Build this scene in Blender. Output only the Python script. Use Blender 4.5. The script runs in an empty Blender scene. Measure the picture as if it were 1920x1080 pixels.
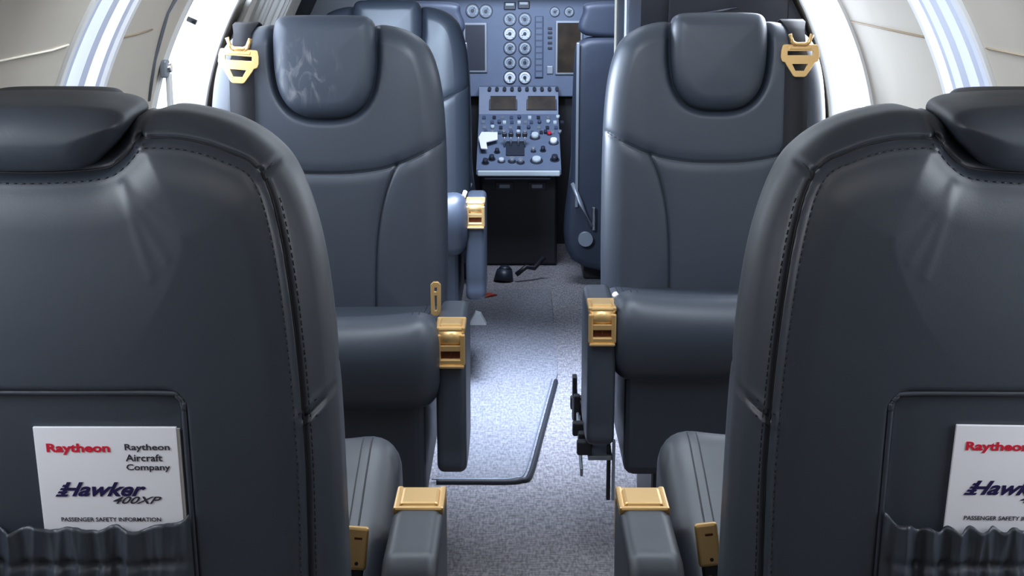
import bpy, bmesh, math, random
import numpy as np
from mathutils import Matrix, Vector
random.seed(4); rng = np.random.RandomState(4)
S = bpy.context.scene
C = S.collection
PI = math.pi

# ------------------------------------------------------------------ camera
FPX = 2600.0
PITCH = math.atan(600 / FPX)
YAW = math.atan(8 / FPX)
cam = bpy.data.cameras.new('camera'); camo = bpy.data.objects.new('camera', cam); C.objects.link(camo)
cam.sensor_width = 36; cam.lens = FPX / 1920 * 36; cam.clip_start = .02
camo.location = (0, 0, 1.2); camo.rotation_euler = (PI / 2 - PITCH, 0, YAW)
S.camera = camo
# ------------------------------------------------------------------ exposure, world
S.view_settings.view_transform = 'Standard'; S.view_settings.look = 'None'
S.view_settings.gamma = 1; S.view_settings.use_curve_mapping = False
S.view_settings.exposure = 0.0
w = bpy.data.worlds.new('world'); S.world = w; w.use_nodes = True
bg = w.node_tree.nodes['Background']; bg.inputs[0].default_value = (.86, .92, 1, 1); bg.inputs[1].default_value = 3.2

def area(name, loc, target, sx, sy, power, col, spread=180):
    l = bpy.data.lights.new(name, 'AREA'); l.shape = 'RECTANGLE'; l.size = sx; l.size_y = sy
    l.energy = power; l.color = col; l.spread = math.radians(spread)
    o = bpy.data.objects.new(name, l); C.objects.link(o); o.location = loc
    d = Vector(target) - Vector(loc); o.rotation_euler = d.to_track_quat('-Z', 'Y').to_euler(); return o
# added lights: ceiling, aft and cockpit fill, entry carpet lamp, window daylight fill
area('ceiling_fill_light', (-.38, 2.1, 1.33), (-.1, 2.3, .3), .14, 1.8, 13, (.80, .89, 1))  # general fill, added under the ceiling without a fixture
area('ceiling_fill_light', (.44, 2.1, 1.33), (.2, 2.3, .3), .14, 1.8, 13, (.78, .88, 1))
area('entry_fill_light', (-.02, 3.66, 1.47), (.0, 3.76, 0), .34, .42, 13, (.62, .75, 1), 62)  # made-up lamp, stands in for daylight falling on the aisle carpet
area('window_fill_light', (-.66, .98, 1.08), (.3, 1.15, .85), .25, .35, 1.5, (.9, .95, 1))  # helper area light just inside the window, grazes the near seat backs
area('window_fill_light', (.72, .98, 1.08), (-.25, 1.15, .85), .25, .35, 1.5, (.9, .95, 1))
area('cockpit_fill_light', (0, 4.9, 1.4), (0, 5.9, .7), .5, .3, 12, (.7, .8, 1), 130)  # added fill for the instrument panel and pilot seats
area('aft_fill_light', (0, .2, 1.46), (0, 2.6, .8), .9, .5, 3.2, (1, .97, .94))  # added frontal fill, overhead near the camera
area('window_fill_light', (-.66, 2.9, 1.04), (-.1, 3.0, .85), .30, .3, 2.2, (.70, .82, 1))  # added to brighten the edge of the middle left seat
area('window_fill_light', (-.60, 3.42, 1.02), (.2, 3.3, .85), .3, .45, 13, (.70, .82, 1), 120)  # added to help daylight reach the middle right seat's aisle side
area('window_fill_light', (-.50, 3.30, 1.28), (-.25, 4.35, .85), .3, .3, 12, (.62, .78, 1), 90)  # added inside the cabin to brighten the farthest left seat
area('window_fill_light', (.69, 3.3, 1.02), (.1, 3.0, .7), .3, .4, 5, (.8, .88, 1))

# ------------------------------------------------------------------ materials
def mat(name, col, rough=.5, metal=0, spec=.5, bump=None, noise=None, emit=None, coat=0):
    m = bpy.data.materials.new(name); m.use_nodes = True; nt = m.node_tree; b = nt.nodes['Principled BSDF']
    b.inputs['Base Color'].default_value = (*col, 1); b.inputs['Roughness'].default_value = rough
    b.inputs['Metallic'].default_value = metal; b.inputs['Specular IOR Level'].default_value = spec
    b.inputs['Coat Weight'].default_value = coat
    tc = nt.nodes.new('ShaderNodeTexCoord')
    if noise:   # (scale, amount, second colour)
        n = nt.nodes.new('ShaderNodeTexNoise'); n.inputs['Scale'].default_value = noise[0]; n.inputs['Detail'].default_value = 4
        nt.links.new(tc.outputs['Object'], n.inputs['Vector'])
        r = nt.nodes.new('ShaderNodeValToRGB'); r.color_ramp.elements[0].position = .5 - noise[1]; r.color_ramp.elements[1].position = .5 + noise[1]
        r.color_ramp.elements[0].color = (*col, 1); r.color_ramp.elements[1].color = (*noise[2], 1)
        nt.links.new(n.outputs['Fac'], r.inputs['Fac']); nt.links.new(r.outputs['Color'], b.inputs['Base Color'])
    if bump:    # list of (scale, strength, distance)
        prev = None
        for sc, st, di in bump:
            n = nt.nodes.new('ShaderNodeTexNoise'); n.inputs['Scale'].default_value = sc; n.inputs['Detail'].default_value = 3
            nt.links.new(tc.outputs['Object'], n.inputs['Vector'])
            bp = nt.nodes.new('ShaderNodeBump'); bp.inputs['Strength'].default_value = st; bp.inputs['Distance'].default_value = di
            nt.links.new(n.outputs['Fac'], bp.inputs['Height'])
            if prev: nt.links.new(prev.outputs['Normal'], bp.inputs['Normal'])
            prev = bp
        nt.links.new(prev.outputs['Normal'], b.inputs['Normal'])
    if emit:
        b.inputs['Emission Color'].default_value = (*emit[0], 1); b.inputs['Emission Strength'].default_value = emit[1]
    return m
LEATHER = mat('slate_leather', (.035, .044, .062), .44, 0, .6, bump=[(700, .12, .0006), (9, .2, .004)], noise=(5, .3, (.040, .049, .066)))
SCUFF = mat('scuffed_leather', (.038, .049, .070), .5, 0, .5, bump=[(700, .12, .0006)])
def scuff():
    nt = SCUFF.node_tree; N = nt.nodes; L = nt.links; b = N['Principled BSDF']; tc = N['Texture Coordinate']
    mp = N.new('ShaderNodeMapping'); mp.inputs['Scale'].default_value = (30, 8, 14); mp.inputs['Rotation'].default_value = (0, .5, 0)
    n = N.new('ShaderNodeTexNoise'); n.inputs['Scale'].default_value = 1; n.inputs['Detail'].default_value = 6; n.inputs['Distortion'].default_value = 1.6
    L.new(tc.outputs['Object'], mp.inputs[0]); L.new(mp.outputs[0], n.inputs['Vector'])
    rp = N.new('ShaderNodeMapRange'); rp.inputs[1].default_value = .50; rp.inputs[2].default_value = .72; L.new(n.outputs['Fac'], rp.inputs[0])
    d = N.new('ShaderNodeVectorMath'); d.operation = 'DISTANCE'; d.inputs[1].default_value = (-.040, -.05, .985); L.new(tc.outputs['Object'], d.inputs[0])
    q = N.new('ShaderNodeMapRange'); q.inputs[1].default_value = .085; q.inputs[2].default_value = .035; L.new(d.outputs['Value'], q.inputs[0])
    m_ = N.new('ShaderNodeMath'); m_.operation = 'MULTIPLY'; L.new(rp.outputs[0], m_.inputs[0]); L.new(q.outputs[0], m_.inputs[1])
    mx = N.new('ShaderNodeMix'); mx.data_type = 'RGBA'; mx.inputs[6].default_value = (.040, .051, .072, 1); mx.inputs[7].default_value = (.19, .19, .20, 1)
    L.new(m_.outputs[0], mx.inputs[0]); L.new(mx.outputs[2], b.inputs['Base Color'])
scuff()
PILOTL = mat('navy_leather', (.026, .034, .055), .5, 0, .4, bump=[(14, .3, .005)])
LEATHER_D = mat('black_leather', (.026, .031, .042), .5, 0, .4, bump=[(500, .15, .0006), (14, .3, .005)])
THREAD = mat('thread', (.012, .013, .018), .6)
GOLD = mat('brushed_gold', (.80, .52, .22), .38, .75, .5, bump=[(60, .06, .001)])
GOLD_IN = mat('dark_amber', (.10, .025, .008), .35, .3)
WEB = mat('webbing', (.009, .009, .013), .75, bump=[(900, .3, .0005)])
BLACK = mat('black_plastic', (.012, .013, .017), .45)
BLACKGLOSS = mat('black_lacquer', (.007, .008, .012), .30, 0, .35)
CHROME = mat('chrome', (.75, .77, .8), .2, 1)
WHITEP = mat('white_plastic', (.80, .80, .80), .4, bump=[(3, .1, .01)])
LAV = mat('pale_lavender_trim', (.62, .66, .80), .4)
BEIGE = mat('beige_sidewall', (.53, .475, .40), .55, bump=[(4, .3, .012), (400, .1, .0005)], noise=(3, .35, (.57, .52, .445)))
CREAM = mat('cream_trim', (.75, .70, .58), .45)
SEAMC = mat('sidewall_groove', (.30, .22, .14), .7)
CEIL = mat('ceiling_liner', (.62, .60, .56), .7)
PANEL = mat('panel_slate_blue', (.105, .140, .215), .55, noise=(30, .2, (.118, .152, .225)))
PANEL_D = mat('panel_dark_blue', (.055, .075, .13), .5)
SCREEN = mat('screen_glass', (.030, .024, .020), .15, 0, .6, noise=(14, .15, (.055, .042, .030)))
BEZEL = mat('bezel_black', (.02, .025, .04), .4)
DIAL = mat('dial_face', (.17, .21, .27), .4)
SCALE = mat('dial_scale', (.50, .57, .60), .5)
GREYM = mat('grey_metal', (.28, .31, .36), .4, .5)
PAPER = mat('paper_white', (.84, .85, .92), .35, coat=.3)
RED = mat('print_red', (.62, .012, .04), .5)
NAVY = mat('print_navy', (.015, .010, .075), .5)
INK = mat('print_ink', (.03, .03, .05), .5)
REDP = mat('red_webbing', (.35, .05, .03), .6)
CURT = mat('taupe_curtain', (.20, .185, .165), .85)
LENS = mat('added_lamp_diffuser', (.9, .9, .9), .4, emit=((.8, .88, 1), 3))  # glows as part of the added entry lamp
GLASS = mat('window_glass', (1, 1, 1), .0)
b = GLASS.node_tree.nodes['Principled BSDF']; b.inputs['Transmission Weight'].default_value = 1; b.inputs['IOR'].default_value = 1.02

def carpet_mat(name, c1, c2):
    m = bpy.data.materials.new(name); m.use_nodes = True; nt = m.node_tree; b = nt.nodes['Principled BSDF']
    b.inputs['Roughness'].default_value = .95; b.inputs['Specular IOR Level'].default_value = .1
    tc = nt.nodes.new('ShaderNodeTexCoord'); mix = nt.nodes.new('ShaderNodeMix'); mix.data_type = 'FLOAT'; mix.inputs[0].default_value = .5
    vals = []
    for sc in ((200, 45, 1), (45, 200, 1)):
        mp = nt.nodes.new('ShaderNodeMapping'); mp.inputs['Scale'].default_value = sc
        n = nt.nodes.new('ShaderNodeTexNoise'); n.inputs['Scale'].default_value = 1; n.inputs['Detail'].default_value = 5
        nt.links.new(tc.outputs['Object'], mp.inputs[0]); nt.links.new(mp.outputs[0], n.inputs['Vector']); vals.append(n)
    nt.links.new(vals[0].outputs['Fac'], mix.inputs[2]); nt.links.new(vals[1].outputs['Fac'], mix.inputs[3])
    r = nt.nodes.new('ShaderNodeValToRGB'); r.color_ramp.elements[0].position = .41; r.color_ramp.elements[1].position = .60
    r.color_ramp.elements[0].color = (*c1, 1); r.color_ramp.elements[1].color = (*c2, 1)
    nt.links.new(mix.outputs[0], r.inputs['Fac']); nt.links.new(r.outputs['Color'], b.inputs['Base Color'])
    bp = nt.nodes.new('ShaderNodeBump'); bp.inputs['Strength'].default_value = .6; bp.inputs['Distance'].default_value = .003
    nt.links.new(mix.outputs[0], bp.inputs['Height']); nt.links.new(bp.outputs['Normal'], b.inputs['Normal'])
    return m
CARPET = carpet_mat('grey_carpet', (.14, .132, .142), (.31, .295, .31))
CARPET2 = carpet_mat('runner_carpet', (.135, .135, .15), (.25, .25, .275))

# ------------------------------------------------------------------ mesh helpers
def tag(o, label=None, cat=None, group=None, kind=None):
    if label: o['label'] = label
    if cat: o['category'] = cat
    if group: o['group'] = group
    if kind: o['kind'] = kind
    return o
def empty(name, loc=(0, 0, 0), rz=0):
    o = bpy.data.objects.new(name, None); C.objects.link(o); o.location = loc; o.rotation_euler = (0, 0, rz)
    o.empty_display_size = .05; return o
def link(name, me, parent=None):
    o = bpy.data.objects.new(name, me); C.objects.link(o)
    if parent: o.parent = parent
    return o
def mesh(name, V, F, m, parent=None, smooth=True, merge=False):
    me = bpy.data.meshes.new(name); me.from_pydata([tuple(map(float, v)) for v in V], [], F)
    bm = bmesh.new(); bm.from_mesh(me)
    if merge: bmesh.ops.remove_doubles(bm, verts=bm.verts, dist=3e-5)
    bmesh.ops.recalc_face_normals(bm, faces=bm.faces); bm.to_mesh(me); bm.free()
    me.materials.append(m)
    if smooth: me.polygons.foreach_set('use_smooth', [True] * len(me.polygons))
    me.update(); return link(name, me, parent)

class MB:
    """collects simple shapes; several materials allowed"""
    def __init__(s): s.bm = bmesh.new(); s.ms = []
    def _m(s, m):
        if m not in s.ms: s.ms.append(m)
        return s.ms.index(m)
    def _paint(s, faces, m, smooth=False):
        i = s._m(m)
        for f in faces: f.material_index = i; f.smooth = smooth
    def box(s, c, d, m, rot=None, bev=0, seg=2):
        r = bmesh.ops.create_cube(s.bm, size=1); vs = r['verts']
        for v in vs: v.co = Vector((v.co.x * d[0], v.co.y * d[1], v.co.z * d[2]))
        fs = list({f for v in vs for f in v.link_faces})
        if bev:
            es = list({e for f in fs for e in f.edges})
            g = bmesh.ops.bevel(s.bm, geom=es, offset=bev, segments=seg, affect='EDGES', profile=.5)
            vs = list({v for f in g['faces'] for v in f.verts} | {v for v in vs if v.is_valid})
            fs = list({f for v in vs for f in v.link_faces})
        M = Matrix.Translation(c) @ (rot.to_4x4() if rot else Matrix())
        for v in vs: v.co = M @ v.co
        s._paint(fs, m); return s
    def cyl(s, p, q, r1, m, r2=None, seg=20, smooth=True, caps=True):
        r2 = r1 if r2 is None else r2; p = Vector(p); q = Vector(q); d = q - p
        r = bmesh.ops.create_cone(s.bm, cap_ends=caps, segments=seg, radius1=r1, radius2=r2, depth=d.length)
        M = Matrix.Translation((p + q) / 2) @ d.to_track_quat('Z', 'Y').to_matrix().to_4x4()
        for v in r['verts']: v.co = M @ v.co
        fs = {f for v in r['verts'] for f in v.link_faces}; s._paint(fs, m, smooth)
        for f in fs:
            if len(f.verts) > 4: f.smooth = False
        return s
    def prism(s, poly, axis, a, b, m, smooth=False):
        """poly in the two axes other than `axis`, extruded a..b"""
        def P(u, v, t): return {'x': (t, u, v), 'y': (u, t, v), 'z': (u, v, t)}[axis]
        A = [s.bm.verts.new(P(u, v, a)) for u, v in poly]; B = [s.bm.verts.new(P(u, v, b)) for u, v in poly]
        fs = [s.bm.faces.new(A), s.bm.faces.new(B)]
        n = len(poly)
        for i in range(n): fs.append(s.bm.faces.new((A[i], A[(i + 1) % n], B[(i + 1) % n], B[i])))
        s._paint(fs, m, smooth); return s
    def tube(s, pts, r, m, seg=8, closed=False):
        pts = [Vector(p) for p in pts]; n = len(pts); rings = []
        for i, p in enumerate(pts):
            a = pts[(i - 1) % n] if (i > 0 or closed) else p; c = pts[(i + 1) % n] if (i < n - 1 or closed) else p
            t = (c - a).normalized(); up = Vector((0, 0, 1)) if abs(t.z) < .9 else Vector((0, 1, 0))
            x = t.cross(up).normalized(); y = t.cross(x)
            rings.append([s.bm.verts.new(p + r * (math.cos(k * 2 * PI / seg) * x + math.sin(k * 2 * PI / seg) * y)) for k in range(seg)])
        fs = []
        for i in range(n if closed else n - 1):
            A, B = rings[i], rings[(i + 1) % n]
            for k in range(seg): fs.append(s.bm.faces.new((A[k], A[(k + 1) % seg], B[(k + 1) % seg], B[k])))
        if not closed: fs += [s.bm.faces.new(rings[0]), s.bm.faces.new(rings[-1])]
        s._paint(fs, m, True); return s
    def build(s, name, parent=None):
        bmesh.ops.recalc_face_normals(s.bm, faces=s.bm.faces)
        me = bpy.data.meshes.new(name); s.bm.to_mesh(me); s.bm.free()
        for m in s.ms: me.materials.append(m)
        return link(name, me, parent)

def catmull(P, n=8, closed=False):
    P = [np.array(p, float) for p in P]; out = []; N = len(P)
    for i in range(N if closed else N - 1):
        g = (lambda k: P[k % N]) if closed else (lambda k: P[min(max(k, 0), N - 1)])
        a, b, c, d = g(i - 1), g(i), g(i + 1), g(i + 2)
        for k in range(n):
            t = k / n
            out.append(.5 * (2 * b + (c - a) * t + (2 * a - 5 * b + 4 * c - d) * t * t + (3 * b - a - 3 * c + d) * t ** 3))
    if not closed: out.append(P[-1])
    return np.array(out)
def resample(P, n, closed=True):
    Q = np.vstack([P, P[:1]]) if closed else P
    L = np.r_[0, np.cumsum(np.linalg.norm(np.diff(Q, axis=0), axis=1))]
    t = np.linspace(0, L[-1], n, endpoint=not closed)
    return np.stack([np.interp(t, L, Q[:, k]) for k in range(Q.shape[1])], 1)
def segdist(pts, line, closed=False):
    A = line; B = np.roll(line, -1, 0) if closed else line[1:]
    if not closed: A = line[:-1]
    out = np.empty(len(pts)); AB = B - A; L2 = (AB ** 2).sum(1) + 1e-12
    for i in range(0, len(pts), 4000):
        p = pts[i:i + 4000, None, :]; t = np.clip(((p - A) * AB).sum(2) / L2, 0, 1)
        out[i:i + 4000] = np.sqrt((((p - (A + t[..., None] * AB)) ** 2).sum(2)).min(1))
    return out
def edge_round(d, r):
    e = np.clip(d, 0, r); return np.sqrt(np.maximum(r * r - (r - e) ** 2, 0))
def slab(name, outline, spine, Hf, rf, Hb, rb, m, fmap, parent=None, nring=24, fdisp=None, bdisp=None, wall=3, bulge=(0, 0), brad=.1, sym=False):
    """closed cushion-like slab: 2-D outline, rounded front (-) and back (+) faces, optional relief"""
    O = np.asarray(outline, float); n = len(O); s0, s1 = map(np.array, spine)
    d = s1 - s0; L2 = (d * d).sum() + 1e-12; t = np.clip(((O - s0) @ d) / L2, 0, 1); Q = s0 + t[:, None] * d
    R = np.linalg.norm(Q - O, axis=1)
    rings = []; V = []
    for side, H, r, disp, bl in ((-1, Hf, rf, fdisp, bulge[0]), (1, Hb, rb, bdisp, bulge[1])):
        rr = []
        ds = [np.minimum(r * (1 - math.cos(a)), R * .9) for a in np.linspace(0, PI / 2, 8)]
        if sym and r > .05: ds = [np.minimum(q, R * .9) for q in sorted([r * (1 - math.cos(a)) for a in np.linspace(0, PI / 2, 8)] + list(np.arange(r * .12, r, .0019)))]
        for k in range(1, nring + 1): ds.append(np.minimum(r, R * .9) + (R * (1 if sym else .999) - np.minimum(r, R * .9)) * k / nring)
        for dd in ds:
            p = O + (Q - O) * (dd / np.maximum(R, 1e-9))[:, None]
            di = segdist(p, O, True)
            c = (H - r) + edge_round(di, r) + bl * (1 - np.exp(-(di / brad) ** 2))
            if disp is not None: c = c + disp(p[:, 0], p[:, 1], di)
            rr.append(np.c_[p, side * c])
        rings.append(rr)
    w0 = rings[0][0][:, 2]; w1 = rings[1][0][:, 2]
    allr = list(reversed(rings[0]))
    for k in range(1, wall): allr.append(np.c_[O, w0 + (w1 - w0) * k / wall])
    allr += rings[1]
    for rg in allr: V.append(rg)
    V = np.vstack(V); F = []; nr = len(allr)
    for j in range(nr - 1):
        a = j * n; b_ = (j + 1) * n
        for i in range(n):
            k = (i + 1) % n; F.append((a + i, a + k, b_ + k, b_ + i))
    if not sym: F.append(tuple(range(n))); F.append(tuple((nr - 1) * n + i for i in range(n)))
    W = fmap(V[:, 0], V[:, 1], V[:, 2])
    return mesh(name, np.stack(W, 1), F, m, parent, merge=sym)
def filled(name, outer, holes, depth, m, parent=None, bevel=.0008):
    """flat plate with holes, in the XZ plane facing -Y"""
    cu = bpy.data.curves.new(name, 'CURVE'); cu.dimensions = '2D'; cu.fill_mode = 'BOTH'; cu.extrude = depth / 2; cu.bevel_depth = bevel
    for pl in [outer] + holes:
        sp = cu.splines.new('POLY'); sp.points.add(len(pl) - 1); sp.use_cyclic_u = True
        for i, (a, b_) in enumerate(pl): sp.points[i].co = (a, b_, 0, 1)
    return from_curve(name, cu, m, parent)
def from_curve(name, cu, m, parent):
    t = bpy.data.objects.new('t', cu); C.objects.link(t); bpy.context.view_layer.update()
    me = bpy.data.meshes.new_from_object(t.evaluated_get(bpy.context.evaluated_depsgraph_get()))
    bpy.data.objects.remove(t)
    for v in me.vertices: v.co = Vector((v.co.x, -v.co.z, v.co.y))
    me.materials.clear(); me.materials.append(m)
    return link(name, me, parent)
def text_mesh(body, x, z, width, height, m, shear=0, bold=0, y=0):
    cu = bpy.data.curves.new('print', 'FONT'); cu.body = body; cu.shear = shear; cu.offset = bold; cu.extrude = .001; cu.resolution_u = 3
    t = bpy.data.objects.new('t', cu); C.objects.link(t); bpy.context.view_layer.update()
    me = bpy.data.meshes.new_from_object(t.evaluated_get(bpy.context.evaluated_depsgraph_get())); bpy.data.objects.remove(t)
    co = np.array([v.co[:] for v in me.vertices]); lo = co.min(0); hi = co.max(0)
    for v in me.vertices:
        a = (v.co.x - lo[0]) / (hi[0] - lo[0]); c = (v.co.y - lo[1]) / (hi[1] - lo[1])
        v.co = Vector((x + a * width, y - (v.co.z + .001) * .1, z + c * height))
    me.materials.clear(); me.materials.append(m); return me

# ------------------------------------------------------------------ cabin shell (barrel section)
XC, ZC, RAD = .03, .75, .77
def wallpt(side, z, Y, off=0):
    """point of the barrel sidewall at height z; off > 0 goes outward"""
    r = RAD + off
    if z < ZC: return (XC + side * r, Y, z)
    a = math.asin(min(1, (z - ZC) / RAD))
    return (XC + side * r * math.cos(a), Y, ZC + r * math.sin(a))
def wall_sheet(name, side, y0, y1, z0, z1, off, m, thick=.012, nz=24, ny=None):
    ny = ny or max(1, int((y1 - y0) / .08)); V = []; F = []
    for t in (0, thick):
        for j in range(ny + 1):
            for i in range(nz + 1): V.append(wallpt(side, z0 + (z1 - z0) * i / nz, y0 + (y1 - y0) * j / ny, off + t))
    K = (ny + 1) * (nz + 1); id_ = lambda t, j, i: t * K + j * (nz + 1) + i
    for j in range(ny):
        for i in range(nz):
            F.append((id_(0, j, i), id_(0, j, i + 1), id_(0, j + 1, i + 1), id_(0, j + 1, i)))
            F.append((id_(1, j, i), id_(1, j + 1, i), id_(1, j + 1, i + 1), id_(1, j, i + 1)))
        F.append((id_(0, j, 0), id_(0, j + 1, 0), id_(1, j + 1, 0), id_(1, j, 0)))
        F.append((id_(0, j, nz), id_(1, j, nz), id_(1, j + 1, nz), id_(0, j + 1, nz)))
    for i in range(nz):
        F.append((id_(0, 0, i), id_(1, 0, i), id_(1, 0, i + 1), id_(0, 0, i + 1)))
        F.append((id_(0, ny, i), id_(0, ny, i + 1), id_(1, ny, i + 1), id_(1, ny, i)))
    return V, F
def join_sheets(name, specs, m, kind='structure'):
    V = []; F = []
    for sp in specs:
        v, f = wall_sheet('', *sp); o = len(V); V += v; F += [tuple(o + i for i in q) for q in f]
    o = mesh(name, V, F, m, smooth=False)
    if kind: o['kind'] = kind
    return o
ZW0, ZW1, ZT = .78, 1.27, 1.36       # window sill / head / wall top
WINL = [(.84, 1.14), (2.085, 2.345), (2.74, 3.24)]
WINR = [(.84, 1.14), (2.19, 2.475), (3.06, 3.47)]
def side_wall(name, side, wins, y0, y1):
    sp = [(side, y0, y1, .0, ZW0, 0, None), (side, y0, y1, ZW1, ZT, 0, None)]
    ys = [y0] + [v for w_ in wins for v in w_] + [y1]
    for a, b_ in zip(ys[::2], ys[1::2]): sp.append((side, a, b_, ZW0, ZW1, 0, None))
    return join_sheets(name, sp, BEIGE)
side_wall('wall_left', -1, WINL, -1.0, 4.3)
side_wall('wall_right', 1, WINR, -1.0, 4.3)
# barrel ceiling
V = []; F = []
a0 = math.asin((ZT - ZC) / RAD); N = 24
for j, Y in enumerate((-1.0, 7.2)):
    for k in range(N + 1):
        a = a0 + (PI - 2 * a0) * k / N; V.append((XC + RAD * math.cos(a), Y, ZC + RAD * math.sin(a)))
for k in range(N): F.append((k, k + 1, N + 2 + k, N + 1 + k))
o = mesh('ceiling', V, F, CEIL); o['kind'] = 'structure'
o = MB().box((XC, -1.02, .75), (1.6, .03, 1.5), BEIGE).build('wall_back'); o['kind'] = 'structure'
o = MB().box((XC, 3.0, -.02), (1.7, 8.4, .04), CARPET).build('floor'); o['kind'] = 'structure'

def window(n, side, y0, y1, inner=(), knob=None):
    e = empty('window_%d' % n, wallpt(side, ZW0, (y0 + y1) / 2)); e['kind'] = 'structure'
    inv = Matrix.Translation(e.location).inverted()
    def add(name, V, F, m):
        o = mesh(name, [inv @ Vector(v) for v in V], F, m, e, smooth=False); return o
    # white reveal: four sides of the recess plus a raised lip round the opening
    V = []; F = []
    def cat(v, f):
        o = len(V); V.extend(v); F.extend(tuple(o + i for i in q) for q in f)
    t = .014
    cat(*wall_sheet('', side, y0 - .004, y0 + t, ZW0, ZW1, -.006, None, .067, ny=1))
    cat(*wall_sheet('', side, y1 - t, y1 + .004, ZW0, ZW1, -.006, None, .067, ny=1))
    cat(*wall_sheet('', side, y0, y1, ZW0 - .01, ZW0 + .014, -.006, None, .067, nz=2))
    cat(*wall_sheet('', side, y0, y1, ZW1 - .014, ZW1 + .01, -.006, None, .067, nz=2))
    add('window_frame', V, F, WHITEP)
    add('pane', *wall_sheet('', side, y0, y1, ZW0, ZW1, .06, None, .003), GLASS)
    for a, b_, m in inner:
        add('shade_rail', *wall_sheet('', side, a, b_, ZW0 + .01, ZW1 - .01, -.003, None, .02, ny=1), m)
    if knob:
        k = MB(); p = Vector(wallpt(side, knob[1], knob[0], .040)); q = Vector(wallpt(side, knob[1], knob[0], .061))
        k.cyl(inv @ p, inv @ q, .006, BLACK, seg=14); k.build('shade_knob', e)
    return e
window(1, -1, .84, 1.14); window(4, 1, .84, 1.14)
window(2, -1, 2.085, 2.345, [(2.105, 2.125, LAV), (2.19, 2.225, LAV), (2.29, 2.315, LAV)])
window(3, -1, 2.74, 3.24, [], (3.12, 1.066))
window(5, 1, 2.19, 2.475, [(2.235, 2.262, LAV), (2.315, 2.355, LAV), (2.40, 2.42, LAV)])
window(6, 1, 3.06, 3.47, [(3.075, 3.125, LAV)])
# seams running fore-and-aft on the beige sidewalls and the pillar edge lines
def seam_line(name, side, pts, r, m):
    o = MB().tube([wallpt(side, z, Y, -.001) for Y, z in pts], r, m).build(name); o['kind'] = 'structure'; return o
seam_line('trim_1', -1, [(1.0, 1.085), (1.7, 1.083), (2.0, 1.086), (2.07, 1.09)], .0016, CREAM)
seam_line('trim_2', -1, [(2.35, 1.087), (2.45, 1.088), (2.55, 1.092)], .0016, SEAMC)
seam_line('trim_3', 1, [(1.0, 1.075), (1.9, 1.077), (2.17, 1.08)], .0016, SEAMC)
seam_line('trim_4', 1, [(2.49, 1.081), (2.75, 1.084), (3.04, 1.088)], .0022, SEAMC)
seam_line('trim_5', -1, [(2.60, 1.25), (2.61, 1.12), (2.66, 1.03), (2.70, .95)], .0035, GREYM)
# latch on the pillar
e = empty('window_latch', wallpt(-1, 1.0, 2.735, -.012)); tag(e, 'small grey metal latch on the beige pillar beside the bright left window', 'latch')
MB().box((0, 0, .012), (.014, .03, .035), GREYM, bev=.004).cyl((0, -.002, .014), (.014, -.002, .014), .009, CHROME).build('latch_body', e)
MB().box((.004, .012, -.035), (.010, .018, .075), WHITEP, bev=.003).build('lever', e)

# made-up fitting for the added entry lamp
for (x, y, sx, sy, lb) in ((-.02, 3.66, .36, .46, 'white rectangular ceiling lamp added over the entry to light the carpet'),):
    e = empty('added_ceiling_light', (x, y, 1.49)); tag(e, lb, 'added lamp')
    MB().box((0, 0, .01), (sx + .04, sy + .04, .012), WHITEP, bev=.004).build('frame', e)
    MB().box((0, 0, .001), (sx, sy, .006), LENS, bev=.002).build('diffuser', e)

# ------------------------------------------------------------------ floor runner with dark binding
def runner():
    pts = [(-.19, 3.12)] + [(-.02, 3.12), (.005, 3.125), (.025, 3.145), (.034, 3.18)] + [(.065, 3.45), (.10, 3.78), (.125, 4.02), (.13, 4.3), (.13, 5.15), (-.19, 5.15)]
    e = empty('carpet_runner', (-.15, 3.9, 0)); tag(e, 'pale grey carpet mat with dark bound edge in the aisle behind the middle seats', 'mat')
    mb = MB(); mb.prism([(x + .15, y - 3.9) for x, y in pts], 'z', .0005, .008, CARPET2); mb.build('pile', e)
    P = catmull([(-.19, 3.12), (-.1, 3.12), (-.02, 3.12), (.012, 3.13), (.034, 3.17), (.065, 3.45), (.10, 3.78), (.118, 3.95)], 8)
    q = MB()
    q.tube([(x + .15, y - 3.9, .005) for x, y in P], .007, THREAD, 8)
    q.tube([(x + .15 - .012, y - 3.9 + .010, .0085) for x, y in P], .0022, GREYM, 6)
    q.build('edge_binding', e)
runner()

# ------------------------------------------------------------------ passenger seats
TH = math.radians(5); CT, ST = math.cos(TH), math.sin(TH); V0 = .42
def T(u, v, w_):
    """backrest coordinates (across, up, normal; + is rearward) to seat coordinates"""
    return (u, (v - V0) * ST + w_ * CT, V0 + (v - V0) * CT - w_ * ST - .008)
half = [(0, .40), (.12, .40), (.20, .402), (.240, .415), (.252, .45), (.255, .55), (.255, .68), (.254, .80), (.250, .90), (.241, .975), (.224, 1.032), (.203, 1.060),
        (.172, 1.079), (.135, 1.089), (.108, 1.090), (.088, 1.084), (.078, 1.070), (.064, 1.058), (.045, 1.054), (0, 1.053)]
ctrl = half + [(-x, z) for x, z in reversed(half[1:-1])]
OUT = resample(catmull(ctrl, 10, True), 760)
padh = [(0, .893), (.04, .896), (.073, .912), (.096, .945), (.106, .99), (.108, 1.04), (.106, 1.08), (.096, 1.102), (.07, 1.108), (0, 1.109)]
PAD = resample(catmull(padh + [(-x, z) for x, z in reversed(padh[1:-1])], 10, True), 160)
lobeh = [(0, 1.044), (.03, 1.0445), (.054, 1.049), (.071, 1.062), (.084, 1.076), (.089, 1.086), (.083, 1.095), (.060, 1.100), (0, 1.102)]
LOBE = resample(catmull(lobeh + [(-x, z) for x, z in reversed(lobeh[1:-1])], 10, True), 160)
def mirror(P): P = np.array(P); return P * np.array([-1, 1])
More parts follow.
